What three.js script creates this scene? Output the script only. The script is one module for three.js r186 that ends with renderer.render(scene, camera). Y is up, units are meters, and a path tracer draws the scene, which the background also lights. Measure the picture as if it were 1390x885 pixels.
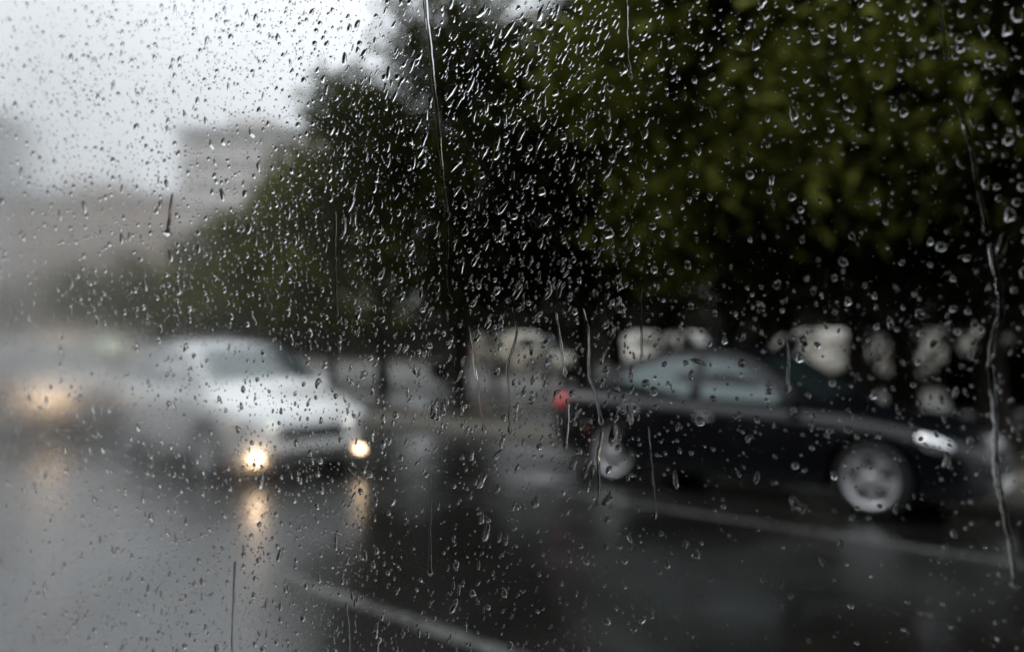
import * as THREE from 'three';
import { mergeGeometries, toCreasedNormals } from 'three/addons/utils/BufferGeometryUtils.js';
import { RoundedBoxGeometry } from 'three/addons/geometries/RoundedBoxGeometry.js';
import { ImprovedNoise } from 'three/addons/math/ImprovedNoise.js';
import { Brush, Evaluator, SUBTRACTION } from 'three-bvh-csg';

// ------------------------------------------------------------------ camera, sky, sun, exposure
const scene = new THREE.Scene();
const EYE = 1.55, F = 1080, PW = 1390, PH = 885;                 // eye height, focal length and size of the photograph in its pixels
const PITCH = Math.atan(20.5 / F);
const camera = new THREE.PerspectiveCamera(2 * Math.atan(PH / 2 / F) * 180 / Math.PI, 1024 / 651, 0.02, 2500);
camera.position.set(0, EYE, 0);
camera.rotation.set(PITCH, 0, 0);
camera.focus = 0.408;
camera.userData.fStop = 3.7;
scene.add(camera);

const noise = new ImprovedNoise();
const fbm = (x, y, z, o = 4) => { let v = 0, a = 0.5, f = 1; for (let i = 0; i < o; i++) { v += a * noise.noise(x * f, y * f, z * f); a *= 0.5; f *= 2.03; } return v; };
{ // an overcast sky, three times brighter overhead than at the horizon, with soft cloud
  const w = 512, h = 256, d = new Float32Array(w * h * 4);
  for (let j = 0; j < h; j++) for (let i = 0; i < w; i++) {
    const el = ((j + 0.5) / h - 0.5) * Math.PI, az = (i + 0.5) / w * 2 * Math.PI, c = Math.cos(el);
    const y = Math.max(0, Math.sin(el));
    const cloud = 1 + 0.20 * fbm(Math.cos(az) * c * 2.2 + 7, y * 5, Math.sin(az) * c * 2.2, 4);
    const L = 3.0 * (1 + 2 * y) / 3 * cloud, k = (j * w + i) * 4;
    d[k] = L * 0.925; d[k + 1] = L * 0.985; d[k + 2] = L * 1.035; d[k + 3] = 1;
  }
  const t = new THREE.DataTexture(d, w, h, THREE.RGBAFormat, THREE.FloatType);
  t.mapping = THREE.EquirectangularReflectionMapping; t.magFilter = THREE.LinearFilter; t.needsUpdate = true;
  scene.background = t; scene.environment = t;
}
const sun = new THREE.DirectionalLight(0xfff4e6, 0.5);
sun.position.set(-60, 70, -30); sun.castShadow = true; sun.shadow.radius = 34;
Object.assign(sun.shadow.camera, { left: -60, right: 60, top: 60, bottom: -60, near: 1, far: 260 });
sun.shadow.mapSize.set(2048, 2048);
scene.add(sun, sun.target);

const renderer = new THREE.WebGLRenderer({ antialias: true });
renderer.toneMapping = THREE.LinearToneMapping;
renderer.toneMappingExposure = 0.70;
renderer.shadowMap.enabled = true;

// ------------------------------------------------------------------ helpers
function rng(seed) { let a = seed >>> 0; return () => { a = (a + 0x6d2b79f5) >>> 0; let t = Math.imul(a ^ (a >>> 15), 1 | a); t = (t + Math.imul(t ^ (t >>> 7), 61 | t)) ^ t; return ((t ^ (t >>> 14)) >>> 0) / 4294967296; }; }
const lerp = THREE.MathUtils.lerp, clamp = THREE.MathUtils.clamp, smooth = (x, a, b) => { const t = clamp((x - a) / (b - a), 0, 1); return t * t * (3 - 2 * t); };
const taken = new Map();
function numbered(name) { const n = taken.get(name) ?? 0; taken.set(name, n + 1); return n ? `${name}_${String(n).padStart(3, '0')}` : name; }
function tag(o, label, category, group, kind) { if (label) o.userData.label = label; if (category) o.userData.category = category; if (group) o.userData.group = group; if (kind) o.userData.kind = kind; return o; }
function thing(name, label, category, group) { const g = new THREE.Group(); g.name = numbered(name); scene.add(g); return tag(g, label, category, group); }
function part(name, geo, mat, parent) { const m = new THREE.Mesh(geo, mat); m.name = parent === scene ? numbered(name) : name; m.castShadow = m.receiveShadow = true; parent.add(m); return m; }
function struct(name, geo, mat, label, category) { return tag(part(name, geo, mat, scene), label, category, null, 'structure'); }
function box(x0, x1, y0, y1, z0, z1) { const g = new THREE.BoxGeometry(x1 - x0, y1 - y0, z1 - z0); g.translate((x0 + x1) / 2, (y0 + y1) / 2, (z0 + z1) / 2); return g; }
function rbox(w, h, d, r, x = 0, y = 0, z = 0, seg = 2) { const g = new RoundedBoxGeometry(w, h, d, seg, r); g.translate(x, y, z); return g; }
const join = (list) => mergeGeometries(list.map((g) => { const n = g.index ? g.toNonIndexed() : g; for (const k of Object.keys(n.attributes)) if (!['position', 'normal', 'uv'].includes(k)) n.deleteAttribute(k); if (!n.attributes.uv) n.setAttribute('uv', new THREE.BufferAttribute(new Float32Array(n.attributes.position.count * 2), 2)); return n; }));
function keys(list) { return (x) => { // smooth curve through [x, y] points
  if (x <= list[0][0]) return list[0][1];
  for (let i = 1; i < list.length; i++) if (x <= list[i][0]) { const [a, b] = [list[i - 1], list[i]], p = list[i - 2] ?? a, n = list[i + 1] ?? b, h = b[0] - a[0], t = (x - a[0]) / h;
    const m0 = i > 1 ? (b[1] - p[1]) / (b[0] - p[0]) * h : b[1] - a[1], m1 = list[i + 1] ? (n[1] - a[1]) / (n[0] - a[0]) * h : b[1] - a[1], t2 = t * t, t3 = t2 * t;
    return (2 * t3 - 3 * t2 + 1) * a[1] + (t3 - 2 * t2 + t) * m0 + (3 * t2 - 2 * t3) * b[1] + (t3 - t2) * m1; }
  return list[list.length - 1][1];
}; }
function grid(nu, nv, f) { // an indexed sheet; f(u, v) -> [x, y, z]
  const p = [], uv = [], ix = [];
  for (let i = 0; i <= nu; i++) for (let j = 0; j <= nv; j++) { p.push(...f(i / nu, j / nv)); uv.push(i / nu, j / nv); }
  for (let i = 0; i < nu; i++) for (let j = 0; j < nv; j++) { const a = i * (nv + 1) + j, b = a + nv + 1; ix.push(a, b, a + 1, b, b + 1, a + 1); }
  const g = new THREE.BufferGeometry(); g.setAttribute('position', new THREE.Float32BufferAttribute(p, 3)); g.setAttribute('uv', new THREE.Float32BufferAttribute(uv, 2)); g.setIndex(ix); g.computeVertexNormals(); return g;
}
const std = (c, roughness, o = {}) => new THREE.MeshPhysicalMaterial({ color: new THREE.Color().setRGB(...c), roughness, ...o });
function texture(n, f, srgb = false) { // a tiling texture; f(u, v) -> value or [r, g, b]
  const d = new Uint8Array(n * n * 4);
  for (let j = 0; j < n; j++) for (let i = 0; i < n; i++) { const c = f(i / n, j / n), k = (j * n + i) * 4; for (let q = 0; q < 3; q++) d[k + q] = clamp((c[q] ?? c) * 255, 0, 255); d[k + 3] = 255; }
  const t = new THREE.DataTexture(d, n, n); t.wrapS = t.wrapT = THREE.RepeatWrapping; t.magFilter = THREE.LinearFilter; t.minFilter = THREE.LinearMipmapLinearFilter; if (srgb) t.colorSpace = THREE.SRGBColorSpace; t.needsUpdate = true; return t;
}
const tile = (u, v, s, seed, o = 4) => { // noise that repeats without a seam
  const a = u * 2 * Math.PI, b = v * 2 * Math.PI, r = s / (2 * Math.PI); return fbm(Math.cos(a) * r + seed, Math.sin(a) * r + Math.cos(b) * r, Math.sin(b) * r - seed, o); };

// The street runs away to the left: s metres along it from the eye, p metres across it from the eye.
const TURN = -0.7148, CS = Math.cos(TURN), SN = Math.sin(TURN);
const at = (s, p, h = 0) => new THREE.Vector3(-CS * s - SN * p, h, SN * s - CS * p);
const place = (o, s, p, h = 0, turn = 0) => { o.position.copy(at(s, p, h)); o.rotation.y = TURN + turn; return o; };

// ------------------------------------------------------------------ ground, road, pavement
const grainTex = texture(512, (u, v) => 0.5 + 0.9 * tile(u, v, 60, 3, 4));
const patchTex = texture(512, (u, v) => clamp(0.55 + 1.5 * tile(u, v, 9, 11, 5), 0, 1));
const rep = (t, x, y = x) => { const c = t.clone(); c.repeat.set(x, y); c.needsUpdate = true; return c; };
function sheet(name, s0, s1, p0, p1, h, mat, label, category) { // a flat sheet with uv in metres
  const g = new THREE.PlaneGeometry(s1 - s0, p1 - p0, 1, 1); g.rotateX(-Math.PI / 2);
  const uv = g.attributes.uv; for (let i = 0; i < uv.count; i++) uv.setXY(i, uv.getX(i) * (s1 - s0), uv.getY(i) * (p1 - p0));
  const m = struct(name, g, mat, label, category); return place(m, (s0 + s1) / 2, (p0 + p1) / 2, h);
}
const asphaltColor = texture(1024, (u, v) => { const a = 0.5 + 0.5 * tile(u, v, 14, 5, 5) + 0.22 * tile(u, v, 160, 9, 2); return [0.12 * a + 0.022, 0.115 * a + 0.021, 0.106 * a + 0.019]; }, true);
const wetRoad = new THREE.MeshPhysicalMaterial({ map: rep(asphaltColor, 1 / 7), roughness: 0.42, roughnessMap: rep(patchTex, 1 / 13), ior: 1.55, clearcoat: 0.45, clearcoatRoughness: 0.26, bumpMap: rep(grainTex, 1 / 1.6), bumpScale: 0.0012 });
const soil = new THREE.MeshPhysicalMaterial({ color: new THREE.Color(0.03, 0.032, 0.018), roughness: 0.9, bumpMap: rep(grainTex, 1 / 3), bumpScale: 0.02 });
const paving = new THREE.MeshPhysicalMaterial({ color: new THREE.Color(0.085, 0.068, 0.044), map: rep(texture(512, (u, v) => 0.8 + 0.5 * tile(u, v, 12, 21, 5), true), 1 / 6), roughness: 0.5, roughnessMap: rep(patchTex, 1 / 5), bumpMap: rep(grainTex, 1 / 1.2), bumpScale: 0.001 });
const kerbStone = std([0.26, 0.245, 0.21], 0.5, { bumpMap: rep(grainTex, 1), bumpScale: 0.002 });
sheet('ground', -600, 900, -700, 1200, -0.02, soil, 'dark wet soil and grass ground under everything', 'ground');
sheet('road', -160, 420, -7, 9.72, 0, wetRoad, 'wet dark asphalt road mirroring the grey sky', 'road');
const pavement = place(struct('pavement', join([box(-250, 60, -0.1, 0.125, -14.9, -9.9)]), paving, 'pale beige wet pavement beyond the black car', 'pavement'), 0, 0);
const gravel = new THREE.MeshPhysicalMaterial({ color: new THREE.Color(0.046, 0.040, 0.031), roughness: 0.88, roughnessMap: rep(patchTex, 1 / 4), bumpMap: rep(grainTex, 1 / 0.8), bumpScale: 0.004 });
sheet('path', -160, 250, 14.95, 33, -0.012, gravel, 'wet grey-brown gravel under the trees behind the pavement', 'path');
{ // kerb: stones of one metre, each its own piece as far as they would show
  const k = thing('kerb', 'low pale stone kerb between wet road and pavement', 'kerb'); k.userData.kind = 'structure'; place(k, 0, 0);
  const stone = rbox(0.99, 0.25, 0.16, 0.015, 0, 0.025, 0, 1);
  for (let s = -4; s < 26; s++) part('kerb_stone', stone, kerbStone, k).position.set(-s - 0.5, 0, -9.81);
  part('kerb_run', join([box(-250, -26.01, -0.1, 0.145, -9.89, -9.73), box(4.01, 60, -0.1, 0.145, -9.89, -9.73)]), kerbStone, k);
}
const linePaint = new THREE.MeshPhysicalMaterial({ color: new THREE.Color(0.15, 0.147, 0.14), map: rep(texture(256, (u, v) => 0.75 + 0.9 * tile(u, v, 20, 31, 5), true), 1, 1), roughness: 0.5, roughnessMap: rep(patchTex, 1 / 3) });
function roadLine(s0, s1, p, label, group) { return tag(sheet('lane_marking', s0, s1, p - 0.065, p + 0.065, 0.004, linePaint), label, 'road marking', group); }
roadLine(-6, 5.1, 6.5, 'worn white lane line beside the wheels of the black car');
roadLine(-1.5, 4.6, 2.98, 'worn white lane line crossing the empty foreground road');
for (const [s, p] of [[10.5, 6.5], [22.5, 6.5], [34.5, 6.5], [10.5, 2.98], [22.5, 2.98]]) roadLine(s, s + 6, p, 'worn white lane dash further down the wet road on the left', 'far lane dashes');

// ------------------------------------------------------------------ the bus we look out of, and its window
const YAW = 0.36, PD = 0.39;                               // the pane is turned against the view and stands 0.39 m from the eye
const PN = new THREE.Vector3(Math.sin(YAW), 0, -Math.cos(YAW)), PT = new THREE.Vector3(Math.cos(YAW), 0, Math.sin(YAW));
const onPane = (g) => { g.position.set(PN.x * PD, EYE, PN.z * PD); g.rotation.y = -YAW; return g; };   // local x along the pane, y up, z towards the eye
const cabinDark = std([0.018, 0.018, 0.02], 0.75), rubber = std([0.012, 0.012, 0.012], 0.6), seatCloth = std([0.02, 0.022, 0.03], 0.95);
const A0 = -0.80, A1 = 0.42, B0 = -0.46, B1 = 0.50;
{
  const c = thing('vehicle_cabin', 'unseen dark bus cabin around the rainy window, lengthened to darken reflections', 'vehicle interior'); c.userData.kind = 'structure'; onPane(c);
  const y0 = -1.08, y1 = 1.5, x0 = -4.2, x1 = 5.2, d = 2.4;  // unseen shell, lengthened so the black car mirrors something dark
  part('wall', join([box(x0, A0, y0, y1, 0, 0.05), box(A1, x1, y0, y1, 0, 0.05), box(A0, A1, y0, B0, 0, 0.05), box(A0, A1, B1, y1, 0, 0.05)]), cabinDark, c);
  part('wall', box(x0, x1, y0, y1, d, d + 0.05), cabinDark, c);
  part('wall', box(x0, x0 + 0.05, y0, y1, 0.05, d), cabinDark, c);
  part('wall', box(x1 - 0.05, x1, y0, y1, 0.05, d), cabinDark, c);
  part('ceiling', box(x0, x1, y1, y1 + 0.05, 0, d + 0.05), cabinDark, c);
  part('floor', box(x0, x1, y0 - 0.05, y0, 0, d + 0.05), cabinDark, c);
}
const grime = texture(512, (u, v) => { const st = 0.5 + 0.5 * tile(u * 1, v * 0.25, 40, 41, 3); return 0.5 + 0.5 * tile(u, v, 10, 44, 4) * st; });
// condensation veil, also standing in for rain haze; fades unevenly towards the near end
const hazeFilmTex = texture(512, (u, v) => {
  const x = u + 0.05 * tile(u, v, 6, 61, 4), k = smooth(x, 0.54, 0.26), low = lerp(1, 0.26, smooth(v, 0.5, 0.85));
  return Math.sqrt(0.92 * Math.pow(k, 1.3) * low * (0.85 + 0.35 * tile(u, v * 0.3, 46, 63, 3) + 0.25 * tile(u, v, 12, 65, 4)) + 0.0002);
});
const hazeGlass = new THREE.MeshPhysicalMaterial({ color: 0xffffff, roughness: 0.296, roughnessMap: hazeFilmTex, specularIntensity: 0.3, transmission: 1, thickness: 0, ior: 1.5 });
const outerGlass = new THREE.MeshPhysicalMaterial({ color: 0xffffff, roughness: 0.125, roughnessMap: hazeFilmTex, transmission: 1, thickness: 0.004, ior: 1.5 });
const win = onPane(thing('bus_window', 'large rain-covered window pane that the whole view is seen through', 'window'));
{
  for (const [z, d, m] of [[0.016, 0.004, outerGlass], [0.030, 0.002, hazeGlass], [0.033, 0.002, hazeGlass]]) { // outer pane, with inner sheets added to deepen the haze veil
  const g = box(A0 + 0.005, A1 - 0.005, B0 + 0.005, B1 - 0.005, z, z + d), p = g.attributes.position, uv = g.attributes.uv;
  for (let i = 0; i < p.count; i++) uv.setXY(i, (p.getX(i) - A0) / (A1 - A0), (p.getY(i) - B0) / (B1 - B0));
  part('pane', g, m, win); }
}
part('gasket', join([box(A0, A0 + 0.012, B0, B1, 0.004, 0.016), box(A1 - 0.012, A1, B0, B1, 0.004, 0.016), box(A0 + 0.012, A1 - 0.012, B0, B0 + 0.012, 0.004, 0.016), box(A0 + 0.012, A1 - 0.012, B1 - 0.012, B1, 0.004, 0.016)]), rubber, win);
// where the line of sight through a point of the photograph meets the outer face of the pane: pane coordinates and pixels per metre there
const WET = 0.0158;                                              // local z of the outer face, less a hair
function paneSpot(px, py) {
  const y = -(py - PH / 2) / F, x = (px - PW / 2) / F, c = Math.cos(PITCH), s = Math.sin(PITCH);
  const r = new THREE.Vector3(x, y * c + s, -c + y * s), t = (PD - WET) / r.dot(PN), q = r.multiplyScalar(t);
  return { a: q.x * PT.x + q.z * PT.z, b: q.y, scale: F / t };
}

// ------------------------------------------------------------------ vehicles
const paint = {
  black: std([0.004, 0.0045, 0.006], 0.22, { specularIntensity: 0.2, clearcoat: 0.55, clearcoatRoughness: 0.05 }),
  white: std([0.76, 0.76, 0.75], 0.3, { clearcoat: 1, clearcoatRoughness: 0.05 }),
  taupe: std([0.20, 0.16, 0.13], 0.3, { clearcoat: 1, clearcoatRoughness: 0.06 }),
  beige: std([0.76, 0.68, 0.55], 0.35, { clearcoat: 0.8 }), silver: std([0.55, 0.56, 0.57], 0.35, { metalness: 0.3, clearcoat: 0.8 }), cream: std([0.80, 0.75, 0.66], 0.35, { clearcoat: 0.8 }), grey: std([0.16, 0.165, 0.17], 0.35, { clearcoat: 0.8 }), red: std([0.35, 0.03, 0.03], 0.35, { clearcoat: 0.8 }),
};
const M = {
  glass: std([0.012, 0.018, 0.019], 0.04, { ior: 2.0, specularColor: new THREE.Color(0.85, 1, 1) }), tyre: std([0.012, 0.012, 0.012], 0.75), rim: std([0.76, 0.77, 0.78], 0.28, { metalness: 0.75 }), trim: std([0.012, 0.012, 0.013], 0.5),
  chrome: std([0.75, 0.76, 0.78], 0.14, { metalness: 1 }), lens: std([0.9, 0.92, 0.95], 0.03, { transmission: 1, thickness: 0, ior: 1.5 }), tail: std([0.42, 0.012, 0.014], 0.12, { clearcoat: 1 }), plate: std([0.6, 0.6, 0.58], 0.5),
  amber: std([0.7, 0.2, 0.02], 0.2),
};
const glow = (r, g, b, k) => new THREE.MeshStandardMaterial({ color: 0x222222, roughness: 0.3, emissive: new THREE.Color(r, g, b), emissiveIntensity: k });
const evaluator = new Evaluator(); evaluator.attributes = ['position', 'normal', 'uv']; evaluator.useGroups = false;

// The body's cross-section at x: points of its half from under the floor over the side to the middle of the deck.
function sectionOf(P) {
  return (x) => {
    const w = P.w(x), yb = P.bottom(x), yd = P.deck(x), h = yd - yb, c = P.crown ?? 0.03;
    return [[0, yb], [0.80 * w, yb], [0.93 * w, yb + 0.035 * h], [0.975 * w, yb + 0.14 * h], [0.995 * w, yb + 0.34 * h], [w, yb + 0.55 * h], [0.99 * w, yb + 0.72 * h], [0.965 * w, yb + 0.86 * h], [0.915 * w, yb + 0.955 * h], [0.82 * w, yd + 0.15 * c], [0.45 * w, yd + 0.8 * c], [0, yd + c]];
  };
}
function shellGeo(P) {
  const sec = sectionOf(P), n = 56, xs = [];
  for (let i = 0; i <= n; i++) { const t = i / n; xs.push(lerp(P.rear, P.nose, 0.5 - 0.5 * Math.cos(Math.PI * lerp(t, 0.5 - Math.asin(1 - 2 * t) / Math.PI, 0.55)))); }
  const m = sec(0).length, ring = 2 * m - 2, pos = [], ix = [];
  for (const x of xs) { const q = sec(x); for (let j = 0; j < m; j++) pos.push(x, q[j][1], q[j][0]); for (let j = m - 2; j > 0; j--) pos.push(x, q[j][1], -q[j][0]); }
  for (let i = 0; i < n; i++) for (let j = 0; j < ring; j++) { const a = i * ring + j, b = i * ring + (j + 1) % ring, c = a + ring, d = b + ring; ix.push(a, b, c, b, d, c); }
  for (const [i, flip] of [[0, 1], [n, 0]]) { const x = xs[i], y = (P.deck(x) + P.bottom(x)) / 2; pos.push(x, y, 0); const c = pos.length / 3 - 1; for (let j = 0; j < ring; j++) { const a = i * ring + j, b = i * ring + (j + 1) % ring; flip ? ix.push(c, b, a) : ix.push(c, a, b); } }
  const g = new THREE.BufferGeometry(); g.setAttribute('position', new THREE.Float32BufferAttribute(pos, 3)); g.setAttribute('uv', new THREE.Float32BufferAttribute(new Float32Array(pos.length / 3 * 2), 2)); g.setIndex(ix); g.computeVertexNormals(); return g;
}
function panelGeo(P, x0, x1, v0, v1, side, lift, nu = 12, nv = 10) { // a patch of the body's skin set proud by lift
  const sec = sectionOf(P);
  const pt = (x, v) => { const q = sec(x), i = Math.min(Math.floor(v), q.length - 2), t = v - i; return [lerp(q[i][0], q[i + 1][0], t), lerp(q[i][1], q[i + 1][1], t)]; };
  return grid(nu, nv, (u, v) => { const x = lerp(x0, x1, u), vv = lerp(v0, v1, v), [z, y] = pt(x, vv), [za, ya] = pt(x, Math.max(v0 - 0.3, vv - 0.2)), [zb, yb] = pt(x, vv + 0.2), l = Math.hypot(zb - za, yb - ya) || 1, e = Math.min(u, 1 - u, v, 1 - v) < 1e-6 ? -0.01 : lift; return [x, y + e * (za - zb) / l, (z + e * (yb - ya) / l) * side]; });
}
function cabinSide(P, y) { const t = clamp((y - P.belt) / (P.roofTop - P.belt), 0, 1.1); return lerp(P.cabinW, P.roofW, t) + 0.025 * Math.sin(Math.PI * clamp(t, 0, 1)); }
function cabinGeo(P, lift = 0, from = 0, to = 1, inset = 1) { // windscreen, roof and rear slope as one strip across the car, with its sides
  const line = P.line, n = 40, out = [];
  const cum = [0]; for (let i = 1; i < line.length; i++) cum.push(cum[i - 1] + Math.hypot(line[i][0] - line[i - 1][0], line[i][1] - line[i - 1][1]));
  const fx = keys(line.map((q, i) => [cum[i] / cum[cum.length - 1], q[0]])), fy = keys(line.map((q, i) => [cum[i] / cum[cum.length - 1], q[1]]));
  const strip = grid(n, 12, (u, v) => {
    const t = lerp(from, to, u), x = fx(t), y = fy(t), k = (v * 2 - 1) * inset, e = Math.abs(k), bulge = 0.05 * (1 - e * e) - (e > 0.93 ? (e - 0.93) * 0.35 : 0);
    const dx = fx(t + 0.01) - fx(t - 0.01), dy = fy(t + 0.01) - fy(t - 0.01), l = Math.hypot(dx, dy), off = lift + bulge - 0.01;
    return [x + off * dy / l * (dx < 0 ? 1 : -1), y + off * Math.abs(dx) / l, k * cabinSide(P, y)];
  });
  if (from > 0 || to < 1) return strip;
  out.push(strip);
  for (const side of [-1, 1]) { // side walls
    out.push(grid(n, 6, (u, v) => { const x = fx(u), y = fy(u), yy = lerp(P.belt - 0.06, Math.max(y - 0.03, P.belt - 0.06), v); return [x, yy, side * cabinSide(P, yy)]; }));
  }
  return join(out);
}
function sideGlass(P, pts, side) { // a side window, given in side view, on the cabin's side
  const s = new THREE.Shape(pts.map(([x, y]) => new THREE.Vector2(x, y))), g = new THREE.ExtrudeGeometry(s, { depth: 0.006, bevelEnabled: true, bevelThickness: 0.004, bevelSize: 0.006, bevelSegments: 1, steps: 1 });
  const p = g.attributes.position; for (let i = 0; i < p.count; i++) p.setZ(i, side * (cabinSide(P, p.getY(i)) + 0.003 + p.getZ(i))); g.computeVertexNormals(); return g;
}
function wheelGeos(R, spokes = 5, W = 0.22) {
  const r = R * 0.70, lathe = (pts) => { const g = new THREE.LatheGeometry(pts.map(([a, b]) => new THREE.Vector2(a, b)), 40); g.rotateX(Math.PI / 2); return g; };
  const tyre = lathe([[r, -W / 2], [r + 0.03, -W / 2 - 0.004], [R - 0.03, -W / 2 + 0.006], [R - 0.006, -W / 2 + 0.03], [R, 0], [R - 0.006, W / 2 - 0.03], [R - 0.03, W / 2 - 0.006], [r + 0.03, W / 2 + 0.004], [r, W / 2]]);
  const list = [lathe([[r + 0.004, W / 2 + 0.003], [r - 0.012, W / 2 + 0.006], [r - 0.03, W / 2 - 0.012], [r - 0.04, W / 2 - 0.06], [r - 0.05, -W / 2]])];
  for (let k = 0; k < spokes; k++) { // broad double-sided spokes that widen towards the rim
    const s = new THREE.Shape(); s.moveTo(-0.030, 0.04); s.lineTo(-0.058, r - 0.014); s.lineTo(0.058, r - 0.014); s.lineTo(0.030, 0.04); s.closePath();
    const hole = new THREE.Path(); hole.moveTo(-0.006, 0.11); hole.lineTo(0.006, 0.11); hole.lineTo(0.012, r - 0.03); hole.lineTo(-0.012, r - 0.03); hole.closePath(); s.holes.push(hole);
    const g = new THREE.ExtrudeGeometry(s, { depth: 0.02, bevelEnabled: true, bevelThickness: 0.006, bevelSize: 0.006, bevelSegments: 2 }); g.translate(0, 0, W / 2 - 0.035); g.rotateZ(k / spokes * 2 * Math.PI + 0.35); list.push(g);
  }
  list.push(lathe([[0.001, W / 2 + 0.004], [0.045, W / 2 + 0.002], [0.062, W / 2 - 0.012], [0.066, W / 2 - 0.04]]));
  const disc = lathe([[0.06, W / 2 - 0.06], [r * 0.9, W / 2 - 0.05], [r * 0.9, W / 2 - 0.07]]);  // brake disc, widened in near-black to put shade between the spokes
  return { tyre, rim: join(list), disc };
}
// A lamp: round bulb behind a lens, glowing or not. Emitting ones carry a light of their own just in front.
function lampAt(parent, name, x, y, z, r, mat, light) {
  const b = new THREE.SphereGeometry(r, 16, 10); b.scale(0.4, 1, 1);
  const m = part(name, b, mat, parent); m.position.set(x, y, z);
  if (light) { const l = new THREE.PointLight(light[0], light[1], 14); l.position.set(x + r + 0.03, y, z); l.castShadow = true; l.shadow.radius = 2; parent.add(l); }
  return m;
}
function makeCar(name, label, category, P, body, group) {
  const car = thing(name, label, category, group);
  let shell = new Brush(shellGeo(P), body); shell.updateMatrixWorld();
  for (const x of P.axles) { const c = new THREE.CylinderGeometry(P.R + 0.045, P.R + 0.045, 3, 36); c.rotateX(Math.PI / 2); const b = new Brush(c, body); b.position.set(x, P.R + 0.015, 0); b.updateMatrixWorld(); shell = evaluator.evaluate(shell, b, SUBTRACTION); shell.updateMatrixWorld(); }
  part('body', toCreasedNormals(shell.geometry, 0.7), body, car);
  part('underbody', box(P.axles[0] - 0.45, P.axles[1] + 0.45, 0.2, 0.5, -0.55, 0.55), M.trim, car);
  part('cabin', cabinGeo(P), P.roofMat ?? body, car);
  part('windshield', cabinGeo(P, 0.006, P.ws[0], P.ws[1], 0.90), M.glass, car);
  if (P.rw) part('rear_window', cabinGeo(P, 0.006, P.rw[0], P.rw[1], 0.86), M.glass, car);
  for (const side of [-1, 1]) for (const pts of P.windows) part('side_window', sideGlass(P, pts, side), M.glass, car);
  for (const side of [-1, 1]) for (const [x0, x1] of P.doors) { const d = part('door', panelGeo(P, x0, x1, 2.6, 8.2, side, 0.004), body, car); const hy = P.deck((x0 + x1) / 2) - 0.15; part('door_handle', rbox(0.17, 0.028, 0.03, 0.01, x0 + 0.16, hy, side * (P.w(x0 + 0.16) * 0.975 + 0.012)), P.handle ?? body, d); }
  const wg = wheelGeos(P.R, P.spokes ?? 5);
  for (const x of P.axles) for (const side of [-1, 1]) {
    const w = new THREE.Group(); w.name = 'wheel'; car.add(w); w.position.set(x, P.R, side * (P.track - 0.11)); if (side < 0) w.rotation.y = Math.PI; 
    part('tyre', wg.tyre, M.tyre, w); part('rim', wg.rim, P.rimMat ?? M.rim, w); part('shaded_brake_disc', wg.disc, M.trim, w);
    w.rotation.z = (x + side) * 0.7;
  }
  for (const side of [-1, 1]) { // mirrors, lamps
    const mx = P.mirror, my = P.belt + 0.06; const mg = rbox(0.13, 0.12, 0.20, 0.05, mx, my, side * (P.cabinW + 0.14), 3); part('side_mirror', join([mg, rbox(0.06, 0.03, 0.12, 0.012, mx + 0.02, my - 0.05, side * (P.cabinW + 0.03))]), body, car);
    const hl = new THREE.SphereGeometry(1, 24, 14); hl.scale(P.hl[0], P.hl[1], P.hl[2]); hl.rotateZ(-0.18); hl.rotateY(side * -(P.hlTurn ?? 0.62));
    const h = part('headlight', hl, P.hlMat ?? M.chrome, car); h.position.set(P.hlAt[0], P.hlAt[1], side * P.hlAt[2]);
    const tl = new THREE.SphereGeometry(1, 20, 12); tl.scale(0.10, P.tl[1], P.tl[2]); tl.rotateY(side * 0.75); part('taillight', tl, M.tail, car).position.set(P.tlAt[0], P.tlAt[1], side * P.tlAt[2]);
  }
  part('grille', rbox(0.05, P.grille[1], P.grille[2] * 2, 0.02, P.nose - P.grille[3], P.grille[0], 0), M.trim, car);
  part('air_inlet', rbox(0.06, 0.10, 1.1, 0.03, P.nose - 0.03, 0.30, 0), M.trim, car);
  part('number_plate', rbox(0.015, 0.11, 0.5, 0.005, P.nose + 0.015, P.grille[0] - P.grille[1] / 2 - 0.06, 0), M.plate, car);
  part('number_plate', rbox(0.015, 0.11, 0.5, 0.005, P.rear - 0.012, P.tlAt[1] - 0.06, 0), M.plate, car);
  return car;
}
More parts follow.
